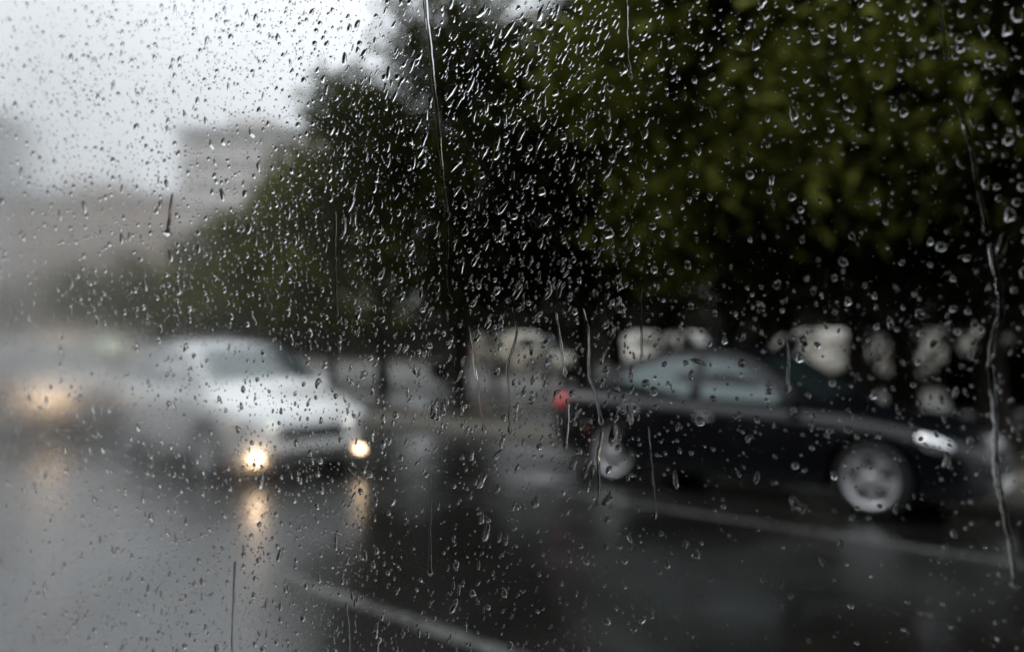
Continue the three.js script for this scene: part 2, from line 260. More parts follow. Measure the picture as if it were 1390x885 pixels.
const sedan = {
  rear: -2.32, nose: 2.21, R: 0.335, axles: [-1.34, 1.34], track: 0.89, belt: 0.93, roofTop: 1.44, cabinW: 0.79, roofW: 0.56, crown: 0.035, mirror: 0.62,
  w: keys([[-2.32, 0.62], [-2.25, 0.76], [-1.9, 0.87], [-1.2, 0.905], [0, 0.91], [1.2, 0.905], [1.8, 0.86], [2.05, 0.74], [2.16, 0.6], [2.21, 0.45]]),
  bottom: keys([[-2.32, 0.42], [-2.24, 0.34], [-1.9, 0.24], [-1, 0.19], [1, 0.19], [1.9, 0.19], [2.14, 0.23], [2.21, 0.33]]),
  deck: keys([[-2.32, 0.83], [-2.26, 0.97], [-2.1, 0.995], [-1.6, 0.985], [-0.5, 0.95], [0.6, 0.92], [1.2, 0.875], [1.7, 0.80], [2.0, 0.715], [2.13, 0.64], [2.21, 0.55]]),
  line: [[1.02, 0.90], [0.55, 1.16], [0.22, 1.36], [-0.05, 1.445], [-0.45, 1.475], [-0.95, 1.44], [-1.4, 1.285], [-1.8, 1.085], [-2.02, 0.975]],
  ws: [0.06, 0.27], rw: [0.69, 0.93],
  windows: [[[0.60, 0.965], [0.20, 1.215], [-0.02, 1.315], [-0.325, 1.355], [-0.34, 0.975]], [[-0.47, 0.978], [-0.46, 1.36], [-0.75, 1.35], [-1.12, 1.255], [-1.33, 1.13], [-1.22, 0.985]]],
  doors: [[-0.40, 0.66], [-1.26, -0.415]], hl: [0.21, 0.085, 0.09], hlAt: [1.79, 0.69, 0.775], tl: [0.1, 0.10, 0.20], tlAt: [-2.15, 0.86, 0.72], grille: [0.48, 0.26, 0.34, 0.02], spokes: 5, hlTurn: 0.38,
};
const hatch = {
  rear: -2.08, nose: 2.14, R: 0.32, axles: [-1.27, 1.30], track: 0.88, belt: 0.98, roofTop: 1.50, cabinW: 0.79, roofW: 0.60, crown: 0.045, mirror: 0.72,
  w: keys([[-2.08, 0.66], [-2.0, 0.80], [-1.6, 0.875], [0, 0.895], [1.2, 0.89], [1.75, 0.84], [2.0, 0.72], [2.1, 0.6], [2.14, 0.46]]),
  bottom: keys([[-2.08, 0.42], [-2.0, 0.32], [-1.6, 0.23], [1.6, 0.19], [2.05, 0.20], [2.14, 0.30]]),
  deck: keys([[-2.08, 0.90], [-2.02, 1.0], [-1.6, 1.01], [0, 0.99], [0.8, 0.985], [1.3, 0.935], [1.75, 0.845], [2.0, 0.74], [2.1, 0.65], [2.14, 0.56]]),
  line: [[1.22, 0.955], [0.72, 1.24], [0.36, 1.42], [0.05, 1.495], [-0.5, 1.52], [-1.1, 1.49], [-1.55, 1.41], [-1.85, 1.2], [-2.0, 0.99]],
  ws: [0.06, 0.29], rw: [0.80, 0.95],
  windows: [[[0.80, 1.025], [0.36, 1.28], [0.1, 1.385], [-0.30, 1.42], [-0.31, 1.03]], [[-0.36, 1.03], [-0.35, 1.425], [-0.9, 1.415], [-1.35, 1.34], [-1.55, 1.10], [-1.3, 1.04]]],
  doors: [[-0.33, 0.84], [-1.2, -0.345]], hl: [0.26, 0.10, 0.12], hlAt: [1.83, 0.70, 0.65], tl: [0.1, 0.14, 0.13], tlAt: [-1.95, 0.95, 0.70], grille: [0.52, 0.16, 0.40, 0.02], spokes: 7,
};
const van = {
  rear: -2.45, nose: 2.25, R: 0.33, axles: [-1.5, 1.5], track: 0.92, belt: 1.12, roofTop: 1.9, cabinW: 0.86, roofW: 0.74, crown: 0.04, mirror: 1.2,
  w: keys([[-2.45, 0.84], [-2.38, 0.92], [-1.6, 0.95], [1.4, 0.95], [1.9, 0.88], [2.15, 0.74], [2.25, 0.55]]),
  bottom: keys([[-2.45, 0.36], [-2.3, 0.26], [2.0, 0.22], [2.25, 0.32]]),
  deck: keys([[-2.45, 1.08], [-2.4, 1.14], [1.2, 1.13], [1.7, 1.03], [2.05, 0.9], [2.25, 0.66]]),
  line: [[1.85, 1.0], [1.35, 1.42], [1.0, 1.72], [0.7, 1.86], [0, 1.92], [-1.2, 1.92], [-2.1, 1.88], [-2.33, 1.72], [-2.42, 1.1]],
  ws: [0.04, 0.24], rw: [0.86, 0.96],
  windows: [[[1.30, 1.17], [0.98, 1.5], [0.75, 1.68], [0.3, 1.70], [0.3, 1.17]], [[0.2, 1.17], [0.2, 1.70], [-0.75, 1.71], [-0.75, 1.17]], [[-0.85, 1.17], [-0.85, 1.71], [-2.0, 1.68], [-2.1, 1.17]]],
  doors: [[0.25, 1.3], [-0.8, 0.22]], hl: [0.24, 0.12, 0.13], hlAt: [1.98, 0.82, 0.68], tl: [0.1, 0.24, 0.08], tlAt: [-2.38, 1.0, 0.84], grille: [0.6, 0.14, 0.42, 0.02], spokes: 6,
};
const panelVan = { ...van, windows: [van.windows[0]] };
const blackCar = makeCar('sedan_car', 'black sedan with silver five-spoke wheels facing right on the far lane', 'car', { ...sedan, handle: M.chrome }, paint.black);
place(blackCar, 3.54, 8.18);
{ // its tail lamps are lit, dimly
  const lit = std([0.42, 0.012, 0.014], 0.12, { clearcoat: 1, emissive: new THREE.Color(1, 0.035, 0.05), emissiveIntensity: 0.28 });
  for (const o of blackCar.children) if (o.name === 'taillight') o.material = lit;
}
const warm = 0xffd9b0;
const whiteCar = makeCar('hatchback_car', 'white hatchback with warm fog lamps lit driving towards the window', 'car', { ...hatch, hlMat: std([0.6, 0.62, 0.63], 0.08, { clearcoat: 1 }), handle: paint.white }, paint.white);
place(whiteCar, 9.75, 5.54, 0, -0.1);
{
  const hot = glow(1, 0.72, 0.42, 10), pale = glow(1, 0.97, 0.84, 2.4), ind = glow(1, 0.62, 0.36, 7);
  for (const side of [-1, 1]) {
    lampAt(whiteCar, 'fog_lamp', 2.07, 0.27, side * 0.66, side > 0 ? 0.038 : 0.02, hot, [warm, side > 0 ? 0.3 : 0.1]);
    lampAt(whiteCar, 'headlight_bulb', 2.12, 0.61, side * 0.48, 0.042, pale);
    lampAt(whiteCar, 'marker_lamp', 1.93, 0.66, side * 0.79, 0.04, ind);
  }
}
const taupeCar = makeCar('hatchback_car', 'taupe car at the left edge with one bright headlamp, behind the white car', 'car', { ...hatch }, paint.taupe);
place(taupeCar, 16.15, 5.4);
{
  lampAt(taupeCar, 'headlight_bulb', 2.05, 0.62, 0.60, 0.085, glow(1, 0.76, 0.48, 22), [warm, 0.7]);
  lampAt(taupeCar, 'headlight_bulb', 2.05, 0.62, -0.60, 0.05, glow(1, 0.76, 0.48, 2));
  lampAt(taupeCar, 'side_repeater', 1.45, 0.69, 0.885, 0.04, glow(1, 0.5, 0.25, 7));
}
const farCar = makeCar('sedan_car', 'distant car with a small warm lamp lit, far up the street on the left', 'car', sedan, paint.grey);
place(farCar, 29.5, 9.0);
lampAt(farCar, 'headlight_bulb', 2.18, 0.70, 0.62, 0.075, glow(1, 0.78, 0.55, 10), [warm, 0.4]);
lampAt(farCar, 'headlight_bulb', 2.18, 0.70, -0.62, 0.075, glow(1, 0.78, 0.55, 10), [warm, 0.4]);

// vehicles parked beyond the trees
const parkX = (px, p) => { const k = (px - PW / 2) / F; return p * (-SN - CS * k) / (CS - SN * k); };       // how far along the street a direction meets the line p
for (const [P, col, px, p, turn, label] of [
  [panelVan, 'beige', 712, 29, 0.15, 'beige van parked under the trees left of the black car'],
  [panelVan, 'cream', 925, 30, 0.1, 'cream van parked beyond the roof of the black sedan'],
  [panelVan, 'cream', 1108, 29, Math.PI, 'pale van parked between two trunks beyond the windscreen of the black sedan'],
  [hatch, 'silver', 1200, 31, Math.PI, 'silver hatchback parked beyond the trees between two vans'],
  [panelVan, 'cream', 1262, 30, Math.PI + 0.2, 'cream van parked at the right beyond the bonnet of the black sedan'],
  [hatch, 'white', 1372, 31, 0, 'white hatchback parked beyond the trees at the far right edge'],
]) place(makeCar(P.roofTop > 1.6 ? 'parked_van' : 'parked_car', label, P.roofTop > 1.6 ? 'van' : 'car', P, paint[col]), parkX(px, p), p, 0, turn);

// ------------------------------------------------------------------ trees
const leafMats = [[0.0105, 0.0118, 0.0018], [0.0112, 0.0125, 0.0018], [0.13, 0.14, 0.020], [0.15, 0.15, 0.055], [0.050, 0.058, 0.007]].map((c) => new THREE.MeshPhysicalMaterial({ color: new THREE.Color(...c), roughness: 0.8, transmission: 0.22, thickness: 0, side: THREE.DoubleSide, specularIntensity: 0.15 }));  // the palest tones paint haze into the far left trees
const bark = std([0.035, 0.028, 0.02], 0.9, { bumpMap: rep(grainTex, 2, 6), bumpScale: 0.02 });
function limb(list, r0, r1, rand) { const c = new THREE.CatmullRomCurve3(list), n = 10, g = new THREE.TubeGeometry(c, n, 1, 9, false), p = g.attributes.position; for (let i = 0; i <= n; i++) { const o = c.getPoint(i / n), r = lerp(r0, r1, (i / n) ** 0.8) * (1 + (i === 0 ? 0.25 : 0)); for (let j = 0; j <= 9; j++) { const k = i * 10 + j; p.setXYZ(k, o.x + (p.getX(k) - o.x) * r * (1 + 0.1 * Math.sin(j * 4 + i)), o.y + (p.getY(k) - o.y) * r, o.z + (p.getZ(k) - o.z) * r); } } g.computeVertexNormals(); return g; }
function treeShape(seed, H, base, R, leaves, leafSize, lobes) {
  const rand = rng(seed), wood = [], V = (x, y, z) => new THREE.Vector3(x, y, z), th = H * 0.45;
  wood.push(limb([V(0, -0.1, 0), V(0.08 * (rand() - 0.5), base * 0.5, 0.1 * (rand() - 0.5)), V(0.3 * (rand() - 0.5), base, 0.3 * (rand() - 0.5)), V(0.6 * (rand() - 0.5), H * 0.8, 0.6 * (rand() - 0.5))], 0.24 * H / 10, 0.05, rand));
  const blobs = [];
  for (let k = 0; k < lobes; k++) {
    const a = k * 2.4 + rand() * 0.8, t = (k + 0.5) / lobes, y = lerp(base + R * 0.28, H - R * 0.3, t), rr = R * (0.35 + 0.42 * Math.sin(Math.PI * (0.18 + 0.72 * t))) * (0.75 + 0.5 * rand());
    blobs.push([V(Math.cos(a) * rr, y, Math.sin(a) * rr), R * (0.36 + 0.2 * rand())]);
    if (k % 2 === 0) wood.push(limb([V(0, Math.max(base * 0.8, y - R * 0.7), 0), V(Math.cos(a) * rr * 0.5, y - R * 0.25, Math.sin(a) * rr * 0.5), V(Math.cos(a) * rr, y, Math.sin(a) * rr)], 0.09, 0.02, rand));
  }
  blobs.push([V(0, (base + H) / 2 + 0.3, 0), R * 0.62]);
  const pos = new Float32Array(leaves * 12), nor = new Float32Array(leaves * 12), ix = new Uint32Array(leaves * 6), q = new THREE.Quaternion(), e = new THREE.Euler(), v = V(0, 0, 0), N = V(0, 0, 0), c = V(0, 0, 0);
  const total = blobs.reduce((s, b) => s + b[1] ** 2, 0);
  for (let i = 0; i < leaves; i++) {
    let r = rand() * total, b = blobs[0]; for (const x of blobs) { r -= x[1] ** 2; if (r <= 0) { b = x; break; } }
    const u = 2 * rand() - 1, a = rand() * 6.2832, s = Math.sqrt(1 - u * u), dir = V(Math.cos(a) * s, u, Math.sin(a) * s);
    const clump = 0.8 + 0.55 * noise.noise(dir.x * 2.5 + b[0].x, dir.y * 2.5 + seed, dir.z * 2.5 + b[0].z), rad = b[1] * clump * Math.pow(rand(), 0.35);
    c.copy(dir).multiplyScalar(rad); c.y *= 0.8; c.add(b[0]); if (c.y < base * 1.06) c.y = base * 1.06 + rand() * 0.5;
    e.set((rand() - 0.5) * 1.9, rand() * 6.28, (rand() - 0.5) * 1.9); q.setFromEuler(e);
    const L = leafSize * (0.6 + 0.8 * rand()), W = L * 0.42, pts = [[-L, 0, 0], [0, L * 0.12, W], [L, 0, 0], [0, L * 0.12, -W]];
    N.set(0, 1, 0).applyQuaternion(q);
    for (let k = 0; k < 4; k++) { v.set(...pts[k]).applyQuaternion(q).add(c); const o = i * 12 + k * 3; pos[o] = v.x; pos[o + 1] = v.y; pos[o + 2] = v.z; nor[o] = N.x; nor[o + 1] = N.y; nor[o + 2] = N.z; }
    ix.set([i * 4, i * 4 + 1, i * 4 + 2, i * 4, i * 4 + 2, i * 4 + 3], i * 6);
  }
  const g = new THREE.BufferGeometry(); g.setAttribute('position', new THREE.BufferAttribute(pos, 3)); g.setAttribute('normal', new THREE.BufferAttribute(nor, 3)); g.setIndex(new THREE.BufferAttribute(ix, 1));
  return { wood: join(wood), crown: g };
}
const shapes = [treeShape(11, 11.5, 1.9, 4.6, 26000, 0.15, 15), treeShape(29, 12.5, 2.0, 5.0, 28000, 0.15, 17), treeShape(53, 10.5, 1.9, 4.4, 24000, 0.14, 14), treeShape(71, 8.2, 1.6, 3.2, 15000, 0.13, 12), treeShape(91, 1.9, 0.05, 1.15, 6000, 0.075, 9), treeShape(107, 3.4, 0.3, 1.0, 1500, 0.075, 10)];
function tree(px, p, kind, scale, label, group, mat = kind) {
  const t = thing('tree', label, 'tree', group), s = parkX(px, p);
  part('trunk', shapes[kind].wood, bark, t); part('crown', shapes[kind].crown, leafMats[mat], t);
  place(t, s, p, 0, px * 1.7); t.scale.setScalar(scale); return t;
}
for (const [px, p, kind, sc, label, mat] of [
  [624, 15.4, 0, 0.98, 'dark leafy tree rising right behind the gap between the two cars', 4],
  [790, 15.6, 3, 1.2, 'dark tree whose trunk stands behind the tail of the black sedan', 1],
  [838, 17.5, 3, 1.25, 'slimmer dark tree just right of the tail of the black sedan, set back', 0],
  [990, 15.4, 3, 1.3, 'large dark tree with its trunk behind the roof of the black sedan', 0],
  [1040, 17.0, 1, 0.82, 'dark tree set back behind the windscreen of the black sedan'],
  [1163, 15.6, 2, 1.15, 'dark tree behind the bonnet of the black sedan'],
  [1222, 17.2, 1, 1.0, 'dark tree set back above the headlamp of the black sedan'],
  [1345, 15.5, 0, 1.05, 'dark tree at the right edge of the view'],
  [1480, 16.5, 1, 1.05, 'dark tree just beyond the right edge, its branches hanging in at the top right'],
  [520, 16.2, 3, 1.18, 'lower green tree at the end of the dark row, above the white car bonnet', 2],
]) tree(px, p, kind, sc, label, undefined, mat ?? kind);
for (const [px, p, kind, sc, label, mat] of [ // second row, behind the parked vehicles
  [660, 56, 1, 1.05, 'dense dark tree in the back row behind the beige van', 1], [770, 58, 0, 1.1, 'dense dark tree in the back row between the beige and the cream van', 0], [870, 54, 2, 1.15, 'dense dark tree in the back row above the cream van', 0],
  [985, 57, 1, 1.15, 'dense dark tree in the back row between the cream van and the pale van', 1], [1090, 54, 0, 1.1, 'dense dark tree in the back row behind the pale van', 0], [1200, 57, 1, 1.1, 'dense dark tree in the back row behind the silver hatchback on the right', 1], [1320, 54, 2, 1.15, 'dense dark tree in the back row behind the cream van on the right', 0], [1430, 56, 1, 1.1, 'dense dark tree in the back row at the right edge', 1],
  [385, 19, 3, 1.0, 'olive tree with haze in its leaf colour above the roof of the white car', 2], [450, 21, 2, 0.85, 'olive tree between the hazy left trees and the dark row', 2], [300, 22, 3, 1.0, 'paler tree with haze in its leaf colour above the rear of the white car', 3], [210, 27, 2, 0.8, 'grey-green tree with pale haze in its leaf colour far up the street, left of the white car roof', 3], [110, 30, 3, 1.15, 'faint tree with grey haze in its leaf colour far up the street near the green lamp', 3], [30, 36, 2, 1.0, 'faintest tree with grey haze in its leaf colour at the left edge far up the street', 3],
]) tree(px, p, kind, sc, label, undefined, mat);
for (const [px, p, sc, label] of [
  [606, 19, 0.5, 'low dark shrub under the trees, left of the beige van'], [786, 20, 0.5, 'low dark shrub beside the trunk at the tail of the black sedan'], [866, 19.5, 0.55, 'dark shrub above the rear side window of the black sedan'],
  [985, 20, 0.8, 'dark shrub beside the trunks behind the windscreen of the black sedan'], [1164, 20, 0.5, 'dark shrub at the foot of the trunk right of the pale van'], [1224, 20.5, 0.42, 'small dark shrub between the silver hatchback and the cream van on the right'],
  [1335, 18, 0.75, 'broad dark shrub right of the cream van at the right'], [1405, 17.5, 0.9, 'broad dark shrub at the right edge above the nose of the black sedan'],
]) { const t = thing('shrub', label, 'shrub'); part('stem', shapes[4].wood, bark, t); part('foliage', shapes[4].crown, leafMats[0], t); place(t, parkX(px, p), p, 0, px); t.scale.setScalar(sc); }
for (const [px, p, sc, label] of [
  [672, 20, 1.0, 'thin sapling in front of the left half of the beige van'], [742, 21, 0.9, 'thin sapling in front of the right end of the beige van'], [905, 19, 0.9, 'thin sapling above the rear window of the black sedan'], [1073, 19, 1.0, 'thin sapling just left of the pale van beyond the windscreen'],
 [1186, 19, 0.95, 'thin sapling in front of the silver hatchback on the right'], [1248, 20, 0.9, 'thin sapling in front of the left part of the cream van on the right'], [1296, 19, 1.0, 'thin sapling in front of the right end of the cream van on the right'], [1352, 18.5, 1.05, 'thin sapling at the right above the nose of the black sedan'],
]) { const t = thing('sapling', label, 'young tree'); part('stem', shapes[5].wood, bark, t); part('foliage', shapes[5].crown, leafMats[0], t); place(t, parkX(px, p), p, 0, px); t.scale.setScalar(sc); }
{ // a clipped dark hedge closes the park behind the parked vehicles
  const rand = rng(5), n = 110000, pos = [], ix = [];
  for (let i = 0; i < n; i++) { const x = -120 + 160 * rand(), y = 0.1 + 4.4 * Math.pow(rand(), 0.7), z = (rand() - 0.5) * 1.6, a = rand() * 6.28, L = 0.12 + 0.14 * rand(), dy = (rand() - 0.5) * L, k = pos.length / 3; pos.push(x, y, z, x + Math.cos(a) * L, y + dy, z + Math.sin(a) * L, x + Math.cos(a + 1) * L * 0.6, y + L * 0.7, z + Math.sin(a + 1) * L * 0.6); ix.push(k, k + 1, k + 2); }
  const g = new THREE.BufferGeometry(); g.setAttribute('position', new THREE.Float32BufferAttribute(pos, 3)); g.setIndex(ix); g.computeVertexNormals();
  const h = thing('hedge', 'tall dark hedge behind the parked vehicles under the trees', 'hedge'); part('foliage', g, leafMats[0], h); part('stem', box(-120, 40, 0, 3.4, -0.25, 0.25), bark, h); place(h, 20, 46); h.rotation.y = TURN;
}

// ------------------------------------------------------------------ buildings far up the street
const winFrame = std([0.6, 0.6, 0.58], 0.6), winGlass = std([0.22, 0.22, 0.22], 0.12, { ior: 1.5 });  // pane tone lightened to flatten far facades like haze
function building(name, label, px0, px1, z, top, wallC, floors, bays, roofC, d = 16) {
  const b = thing(name, label, 'building'), x0 = (px0 - PW / 2) / F * z, x1 = (px1 - PW / 2) / F * z, w = x1 - x0, h = (463 - top) / F * z + EYE;
  part('wall', box(-w / 2, w / 2, 0, h, -d, 0), wallC, b); part('roof', box(-w / 2 - 0.4, w / 2 + 0.4, h, h + 0.5, -d - 0.4, 0.4), roofC, b); part('roof_house', box(-w * 0.2, w * 0.15, h + 0.5, h + 2.6, -d * 0.7, -d * 0.3), wallC, b);
  const fw = w / bays, fh = h / floors, fr = box(-fw * 0.30, fw * 0.30, -fh * 0.28, fh * 0.28, 0, 0.06), pn = box(-fw * 0.26, fw * 0.26, -fh * 0.24, fh * 0.24, 0.055, 0.07);
  for (let i = 0; i < bays; i++) for (let j = 0; j < floors; j++) { const f = part('window', fr, winFrame, b); f.position.set(-w / 2 + (i + 0.5) * fw, (j + 0.52) * fh, 0); part('pane', pn, winGlass, f); }
  b.position.set((x0 + x1) / 2, 0, -z); return b;
}
const hazePlaster = (c) => std(c, 0.9, { bumpMap: rep(grainTex, 4), bumpScale: 0.01 }), roofGrey = std([0.34, 0.34, 0.34], 0.8);  // wall and roof tones lightened to imitate rain haze
building('apartment_block', 'tall tower block with haze painted into its walls, cut by the left edge of the view', -90, -6, 120, 158, hazePlaster([0.62, 0.61, 0.62]), 12, 5, roofGrey, 8);
building('apartment_block', 'long lower block with rain haze painted into its walls, left of the trees', 0, 238, 100, 268, hazePlaster([0.66, 0.55, 0.48]), 7, 9, roofGrey, 8);
building('apartment_block', 'pale beige high block with rain haze painted into its walls behind the olive trees', 240, 430, 95, 178, hazePlaster([0.80, 0.74, 0.70]), 10, 9, roofGrey, 8);
{ // unseen houses added on the near side, behind the bus: they shade the road and darken what the cars mirror
  const b = thing('unseen_brick_building', 'unseen long dark brick building, added to darken reflections, on the near side of the street, behind the window', 'building'), wallC = std([0.07, 0.05, 0.04], 0.9);
  part('wall', box(-80, 70, 0, 14, -1, 11), wallC, b); part('roof', box(-80.5, 70.5, 14, 14.5, -1.4, 11.4), roofGrey, b);
  const fr = box(-0.8, 0.8, -1.1, 1.1, 0, 0.06), pn = box(-0.7, 0.7, -1, 1, 0.05, 0.07);
  for (let i = 0; i < 30; i++) for (let j = 0; j < 4; j++) { const f = part('window', fr, winFrame, b); f.position.set(-77 + i * 5, 2.2 + j * 3.3, -1); f.rotation.y = Math.PI; part('pane', pn, winGlass, f); }
  place(b, 0, -13);
}
{ // low signal with a green lamp beside the street
  const z = 34, x = (148 - PW / 2) / F * z, t = thing('traffic_signal', 'slim signal post with a small pale green lamp, far up the street on the left', 'traffic light'); t.position.set(x, 0, -z); t.lookAt(0, 0, 0);
  const c = new THREE.CylinderGeometry(0.05, 0.06, 3.4, 12); c.translate(0, 1.7, 0); part('pole', c, roofGrey, t);
  part('housing', rbox(0.26, 0.66, 0.2, 0.03, 0, 1.42, 0.12), M.trim, t);
  for (const [y, m] of [[1.62, M.trim], [1.385, glow(0.9, 1, 0.82, 40)]]) { const g = new THREE.SphereGeometry(0.085, 16, 10); g.scale(1, 1, 0.4); part('signal_lamp', g, m, t).position.set(0, y, 0.225); }
  const l = new THREE.PointLight(0xd0ffd0, 0.3, 8); l.position.set(0, 1.385, 0.4); l.castShadow = true; t.add(l);
}
{ // lamp post behind it, with a warm lantern low against the haze
  const z = 60, x = (79 - PW / 2) / F * z, t = thing('bollard_light', 'low lit bollard lamp far up the street near the left edge', 'lamp'); t.position.set(x, 0, -z);
  const c = new THREE.CylinderGeometry(0.09, 0.1, 1.65, 14); c.translate(0, 0.825, 0); part('post', c, roofGrey, t);
  const g = new THREE.CylinderGeometry(0.10, 0.10, 0.20, 16); g.translate(0, 1.75, 0); part('lamp_head', g, glow(1, 0.78, 0.6, 70), t); const k = new THREE.CylinderGeometry(0.11, 0.11, 0.05, 14); k.translate(0, 1.875, 0); part('cap', k, roofGrey, t);
  const l = new THREE.PointLight(warm, 0.5, 8); l.position.set(0, 1.75, 0.2); l.castShadow = true; t.add(l);
}

// ------------------------------------------------------------------ rain on the pane
const water = new THREE.MeshPhysicalMaterial({ color: 0xffffff, roughness: 0, transmission: 1, thickness: 0.002, ior: 1.33 });
const dropRand = rng(977);
// A drop on glass: an uneven outline, a domed face away from the eye and a flat back; unit size, about 1 across.
function dropGeo(rand, nA, nR, o) {
  const am = [], contact = o.contact, hs = 1 / Math.sin(contact), hc = hs * Math.cos(contact), pos = [], ix = [];
  for (let k = 2; k < 6; k++) am.push([k, o.rough * (rand() - 0.5) / (k - 0.5), rand() * 6.28]);
  const P = (a, rho) => { let r = 1; for (const [k, m, f] of am) r += m * Math.cos(k * a + f); let x = Math.cos(a) * r * rho, y = Math.sin(a) * r * rho * o.long; x *= 1 - o.tear * y / o.long * 0.45; x += o.bend * (y * y / (o.long * o.long) - 0.35); return [x * 0.5, y * 0.5]; };
  pos.push(...P(0, 0), -(hs - hc) * 0.5 * o.flat);
  for (let j = 1; j <= nR; j++) { const rho = Math.sin(j / nR * Math.PI / 2); for (let i = 0; i < nA; i++) { const [x, y] = P(i / nA * 6.28319, rho); pos.push(x, y, -(Math.sqrt(Math.max(0, hs * hs - rho * rho)) - hc) * 0.5 * o.flat); } }
  for (let i = 0; i < nA; i++) ix.push(0, 1 + (i + 1) % nA, 1 + i);
  for (let j = 1; j < nR; j++) for (let i = 0; i < nA; i++) { const a = 1 + (j - 1) * nA + i, b = 1 + (j - 1) * nA + (i + 1) % nA; ix.push(a, b, a + nA, b, b + nA, a + nA); }
  const dome = new THREE.BufferGeometry(); dome.setAttribute('position', new THREE.Float32BufferAttribute(pos, 3)); dome.setIndex(ix); dome.computeVertexNormals();
  const last = 1 + (nR - 1) * nA, bp = [0, 0, 0], bi = [], bn = [0, 0, 1]; bp[0] = pos[0]; bp[1] = pos[1];
  for (let i = 0; i < nA; i++) { bp.push(pos[(last + i) * 3], pos[(last + i) * 3 + 1], 0); bn.push(0, 0, 1); bi.push(0, 1 + i, 1 + (i + 1) % nA); }
  const back = new THREE.BufferGeometry(); back.setAttribute('position', new THREE.Float32BufferAttribute(bp, 3)); back.setAttribute('normal', new THREE.Float32BufferAttribute(bn, 3)); back.setIndex(bi);
  return mergeGeometries([dome, back]);
}
const variants = (n, nA, nR) => Array.from({ length: n }, (_, i) => dropGeo(dropRand, nA, nR, { contact: 0.8 + 0.42 * dropRand(), rough: i % 3 === 0 ? 0.25 : i % 3 === 1 ? 0.55 : 0.95, long: [1.05, 1.4, 1.9, 2.7, 1.2, 2.2][i % 6], tear: [0, 0.5, 0.7, 0.3, -0.4, 0.9][i % 6] * dropRand(), bend: (dropRand() - 0.5) * [0.2, 0.7, 1.1][i % 3], flat: 0.85 + 0.2 * dropRand() }));
const bigDrops = variants(24, 26, 7), midDrops = variants(24, 18, 5), smallDrops = variants(24, 12, 4), tinyDrops = variants(6, 8, 3);
// how thick the drops lie (per square pixel of the photograph, in relative terms)
function thickness(px, py) {
  let d = 0.0092;
  d *= 1 + 0.25 * smooth(px, 560, 420) - 0.1 * smooth(px, 300, 60); d *= 1 + 0.75 * smooth(px, 560, 400) * smooth(py, 460, 300);
  d *= 1 + 0.35 * Math.exp(-(((px - 480) / 170) ** 2) - ((py - 220) / 190) ** 2);
  d *= lerp(1, 0.26, smooth(px, 720, 960));
  if (py < 140) d *= lerp(1, 1.35, smooth(px, 640, 760) * smooth(px, 1150, 950));
  if (py > 560) d *= lerp(1, lerp(1.35, 0.42, smooth(px, 350, 600)), smooth(py, 560, 700));
  if (px > 950 && py > 200 && py < 390) d *= 0.55;
  if (px > 560 && px < 900 && py > 400 && py < 600) d *= 1.25;
  return d;
}
// round drops away from the middle, long slivers blown across it
const variantFor = (k, lean, o) => { const set = lean > 0.5 || (o * 7) % 1 > 0.72 ? [0, 1, 2, 3, 4, 5] : [0, 1, 4, 0, 4, 1]; return set[k % 6] + 6 * (Math.floor(k / 6) % 4); };
const spots = [];
{
  const r = rng(2024);
  for (let i = 0; i < 48000; i++) {
    const px = r() * 1450 - 30, py = r() * 940 - 25, n = r(), e = r(), o = r(), v = r(), w2 = r();
    if (n > thickness(px, py) / 0.0231) continue;
    const q = paneSpot(px, py);
    let mm = (0.88 - 0.2 * smooth(px, 640, 350)) * (0.6 + 1.0 * e * e + 0.25 * e + 1.0 * Math.pow(v, 4)) * (1 - 0.3 * Math.exp(-(((px - 500) / 220) ** 2)) * smooth(py, 620, 480)) + 2.6 * Math.pow(w2, 9);
    if (px > 820) mm *= 1.12;
    if (py > 430 && px > 640) mm *= 0.95;
    const lean = smooth(px, 330, 600) * smooth(px, 1000, 720), turn = -0.42 * lean + (o - 0.5) * lerp(0.7, 1.0, smooth(px, 800, 1000));
    spots.push({ px, py, a: q.a, b: q.b, size: mm / 1000, turn, v: variantFor(Math.floor(v * 997), lean, o), area: (mm / 1000 * q.scale) ** 2 });
  }
}
